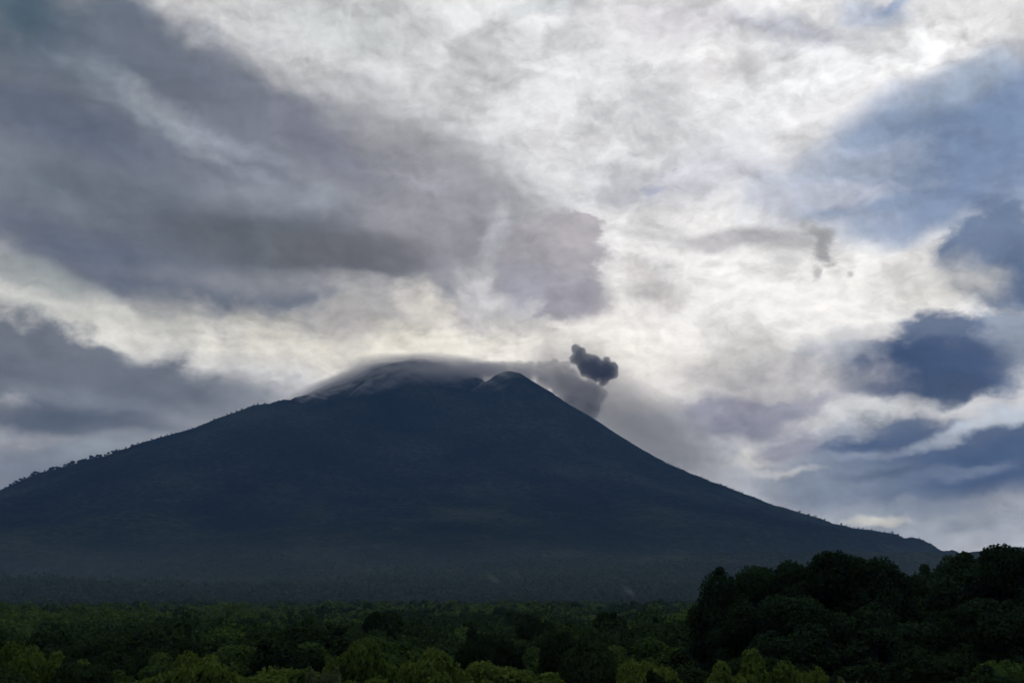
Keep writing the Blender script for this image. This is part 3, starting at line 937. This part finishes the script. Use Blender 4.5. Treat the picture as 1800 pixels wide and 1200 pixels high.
def cauliflower(name, circles, depth, mat, voxel, seed, lump=0.22, deep=1.0, swell=1.0):
    """billowing lobes, each knobbed all over, fused into one skin"""
    rs = random.Random(seed); vs, fs, o = [], [], 0
    k = depth / FPX
    for x, y, r in circles:
        c = at(x, y, depth); c[1] += rs.uniform(-0.5, 0.5) * r * k * deep
        R_ = r * k * swell
        off = Vector((rs.uniform(0, 99), rs.uniform(0, 99), rs.uniform(0, 99)))
        disp = []
        for q in BV:
            p = Vector(q)
            w = 1 - abs(mnoise.noise(p * 1.9 + off)) * 1.6
            w2 = 1 - abs(mnoise.noise(p * 4.3 + off)) * 1.6
            disp.append(1 + lump * (w - 0.6) + lump * 0.5 * (w2 - 0.6) + lump * 0.25 * (1 - abs(mnoise.noise(p * 9.0 + off)) * 1.6 - 0.6))
        vs.append(c + BV * np.array([1, deep, 1]) * R_ * np.array(disp)[:, None]); fs.append(BF + o); o += len(BV)
    ob = link_mesh(name, np.vstack(vs), np.vstack(fs), mat)
    md = ob.modifiers.new('fuse', 'REMESH'); md.mode = 'VOXEL'; md.voxel_size = voxel; md.use_smooth_shade = True
    bpy.context.view_layer.update()
    me = bpy.data.meshes.new_from_object(ob.evaluated_get(bpy.context.evaluated_depsgraph_get()))
    ob.modifiers.clear(); old = ob.data; ob.data = me; me.name = name; bpy.data.meshes.remove(old)
    if not me.materials: me.materials.append(mat)
    return ob


m_ash = vol_mat('dark_ash_smoke', (0.36, 0.35, 0.40), 0.045, 0.2)[0]
puff = cauliflower('smoke_puff', [(1012, 613, 7), (1019, 621, 10), (1011, 631, 8), (1024, 632, 11), (1034, 630, 8), (1030, 643, 12), (1042, 641, 14),
                                  (1050, 652, 14), (1062, 652, 15), (1073, 648, 12), (1078, 656, 8), (1066, 633, 6), (1064, 640, 8), (1048, 634, 6),
                                  (1062, 666, 8), (1059, 673, 5), (1026, 655, 6), (1036, 656, 8)], 4520, m_ash, 1.6, 3, lump=0.36, swell=1.22)
tag(puff, 'dark grey ball of ash smoke just risen right of the crater', 'smoke', kind='thing')
m_drift = vol_mat('brown_grey_smoke', (0.40, 0.38, 0.41), 0.0125, 0.3)[0]
drift = cauliflower('smoke_bank', [(828, 652, 11), (842, 651, 13), (858, 648, 13), (872, 646, 11), (884, 645, 10), (898, 640, 7), (912, 647, 13), (930, 648, 14), (948, 650, 14), (964, 643, 11), (975, 639, 9),
                                   (978, 654, 16), (992, 647, 12), (1000, 639, 6), (1002, 662, 16), (960, 666, 18), (986, 678, 21), (1012, 684, 21), (1036, 684, 19), (1050, 694, 17),
                                   (920, 662, 16), (1004, 706, 24), (1034, 714, 24)],
                    4640, m_drift, 2.4, 9, lump=0.26, deep=1.1)
tag(drift, 'brownish grey smoke bank lying along the crater rim left of the dark ball', 'smoke', kind='thing')

# mist draped over the summit: a skin over the slope, thick where the noise is
keep_r = int(np.searchsorted(RG, 1150))
gx_, gy_, gz_ = MX[:keep_r], MY[:keep_r], Z[:keep_r]
dzz = gz_ - CAM_H
pxx = 900 + FPX * gx_ / (gy_ * CP + dzz * SP); pyy = 600 - FPX * (-gy_ * SP + dzz * CP) / (gy_ * CP + dzz * SP)
low = np.interp(pxx, [440, 490, 530, 570, 640, 720, 800, 850, 880, 920, 960], [704, 710, 716, 716, 703, 684, 690, 700, 700, 680, 640])
up = np.clip((low - pyy) / 34.0, 0, 1); up = up * up * (3 - 2 * up)
crest = np.interp(pxx, tx, ty)
streak = fbm(pxx / 70 + (pyy - crest) / 60, (pyy - crest) / 12 + pxx / 130, 71, 6, 0.62)
thick_ = 27 * up * np.clip(0.75 + 2.2 * streak, 0.0, 1.7) * np.clip((pxx - 480) / 70, 0, 1) * np.clip((940 - pxx) / 130, 0, 1)
thick_ *= 0.5 + 0.5 * np.clip((pyy - crest) / 22, 0, 1)
thick_ += 8 * np.exp(-((pyy - crest) / 8) ** 2) * np.exp(-((pxx - 750) / 120) ** 2) * np.clip(0.6 + 4 * fbm(pxx / 16, pyy / 16, 73, 3), 0, 2)
rad = np.stack([np.cos(TT[:keep_r]) * 0.35, np.sin(TT[:keep_r]) * 0.35, np.ones_like(gx_)], -1); rad = unit(rad)
base_ = np.stack([gx_, gy_, gz_], -1)
topv = base_ + rad * (thick_ - 2)[..., None]
botv = base_ + np.array([0, 0, -16.0])
nr_, nt_ = gx_.shape
ii_, jj_ = np.meshgrid(np.arange(nr_ - 1), np.arange(nt_), indexing='ij')
a_ = ii_ * nt_ + jj_; b_ = ii_ * nt_ + (jj_ + 1) % nt_
ftop = np.stack([a_, a_ + nt_, b_ + nt_, b_], -1).reshape(-1, 4)
N_ = nr_ * nt_
fbot = ftop[:, ::-1] + N_
e_ = np.arange(nt_); e2 = (e_ + 1) % nt_
o_ = (nr_ - 1) * nt_
rim = np.stack([o_ + e_, o_ + e_ + N_, o_ + e2 + N_, o_ + e2], -1)
cap = np.stack([e_, e2, e2 + N_, e_ + N_], -1)
m_mist, mn_, ml_, mv_ = vol_mat('pale_grey_mist', (0.86, 0.84, 0.85), 0.027, 0.1)
mg_ = mn_.new('ShaderNodeNewGeometry'); mt_ = mn_.new('ShaderNodeTexNoise'); mt_.inputs['Scale'].default_value = 0.016; mt_.inputs['Detail'].default_value = 5; mt_.inputs['Roughness'].default_value = 0.62
mm_ = mn_.new('ShaderNodeMapRange'); mm_.inputs['From Min'].default_value = 0.40; mm_.inputs['From Max'].default_value = 0.64
mm_.inputs['To Min'].default_value = 0.010; mm_.inputs['To Max'].default_value = 0.028
ml_.new(mg_.outputs['Position'], mt_.inputs['Vector']); ml_.new(mt_.outputs[0], mm_.inputs['Value']); ml_.new(mm_.outputs['Result'], mv_.inputs['Density'])
m_mist.cycles.volume_step_rate = 0.08
mist = link_mesh('mist', np.vstack([topv.reshape(-1, 3), botv.reshape(-1, 3)]), np.vstack([ftop, fbot, rim, cap]), m_mist, smooth=True)
tag(mist, 'pale grey mist and smoke draped over the summit dome of the mountain', 'mist', kind='stuff')


def soft_ball(name, x, y, depth, rx, ry, rdepth, rot, mat, label, cat, kind='thing'):
    o = link_mesh(name, BV, BF, mat)
    o.location = at(x, y, depth); k = depth / FPX
    o.scale = (rx * k, rdepth, ry * k); o.rotation_euler = (0, R(rot), 0)
    return tag(o, label, cat, kind=kind)


m_trail = soft_vol_mat('thin_grey_smoke', (0.60, 0.59, 0.61), 0.0054, 0.4, 1.6, 0.9)
soft_ball('smoke_trail', 1100, 735, 4720, 250, 98, 260, 35, m_trail, 'thin grey smoke drifting down along the right slope of the mountain', 'smoke')
m_wisp = soft_vol_mat('field_smoke', (0.8, 0.8, 0.82), 0.008, 0.2, 1.5, 1.2, 1.4)
soft_ball('smoke_wisp', 868, 1017, 1500, 17, 7, 12, 35, m_wisp, 'faint wisp of smoke at the mountain foot below the summit', 'smoke')
soft_ball('smoke_wisp', 1106, 1039, 1300, 19, 8, 12, 42, m_wisp, 'faint slanting wisp of smoke at the mountain foot left of the tall trees', 'smoke')

m_low = soft_vol_mat('low_mist', (0.58, 0.69, 0.70), 1.0e-4, 0.2, 3.0, 0.7, 1.0)
low_mist = link_mesh('ground_mist', BV, BF, m_low)
low_mist.location = (-100, 1900, 10); low_mist.scale = (2300, 1550, 95)
tag(low_mist, 'dim low mist lying over the forest before the mountain foot', 'mist', kind='stuff')

m_veil = soft_vol_mat('thin_pale_mist', (0.84, 0.82, 0.84), 0.017, 0.2, 3.4, 2.0, 1.2)
soft_ball('mist', 735, 648, 4480, 160, 30, 170, 0, m_veil, 'thin veil of mist over the crest of the summit dome', 'mist', 'stuff')
soft_ball('mist', 590, 682, 4400, 130, 24, 150, -22, m_veil, 'thin veil of mist along the upper left shoulder', 'mist', 'stuff')
soft_ball('mist', 868, 655, 4560, 110, 24, 140, 4, m_veil, 'thin veil of mist filling the notch beside the crater rim', 'mist', 'stuff')
soft_ball('mist', 690, 668, 4340, 165, 30, 150, -8, m_veil, 'thin veil of mist spilling down the front of the summit dome', 'mist', 'stuff')
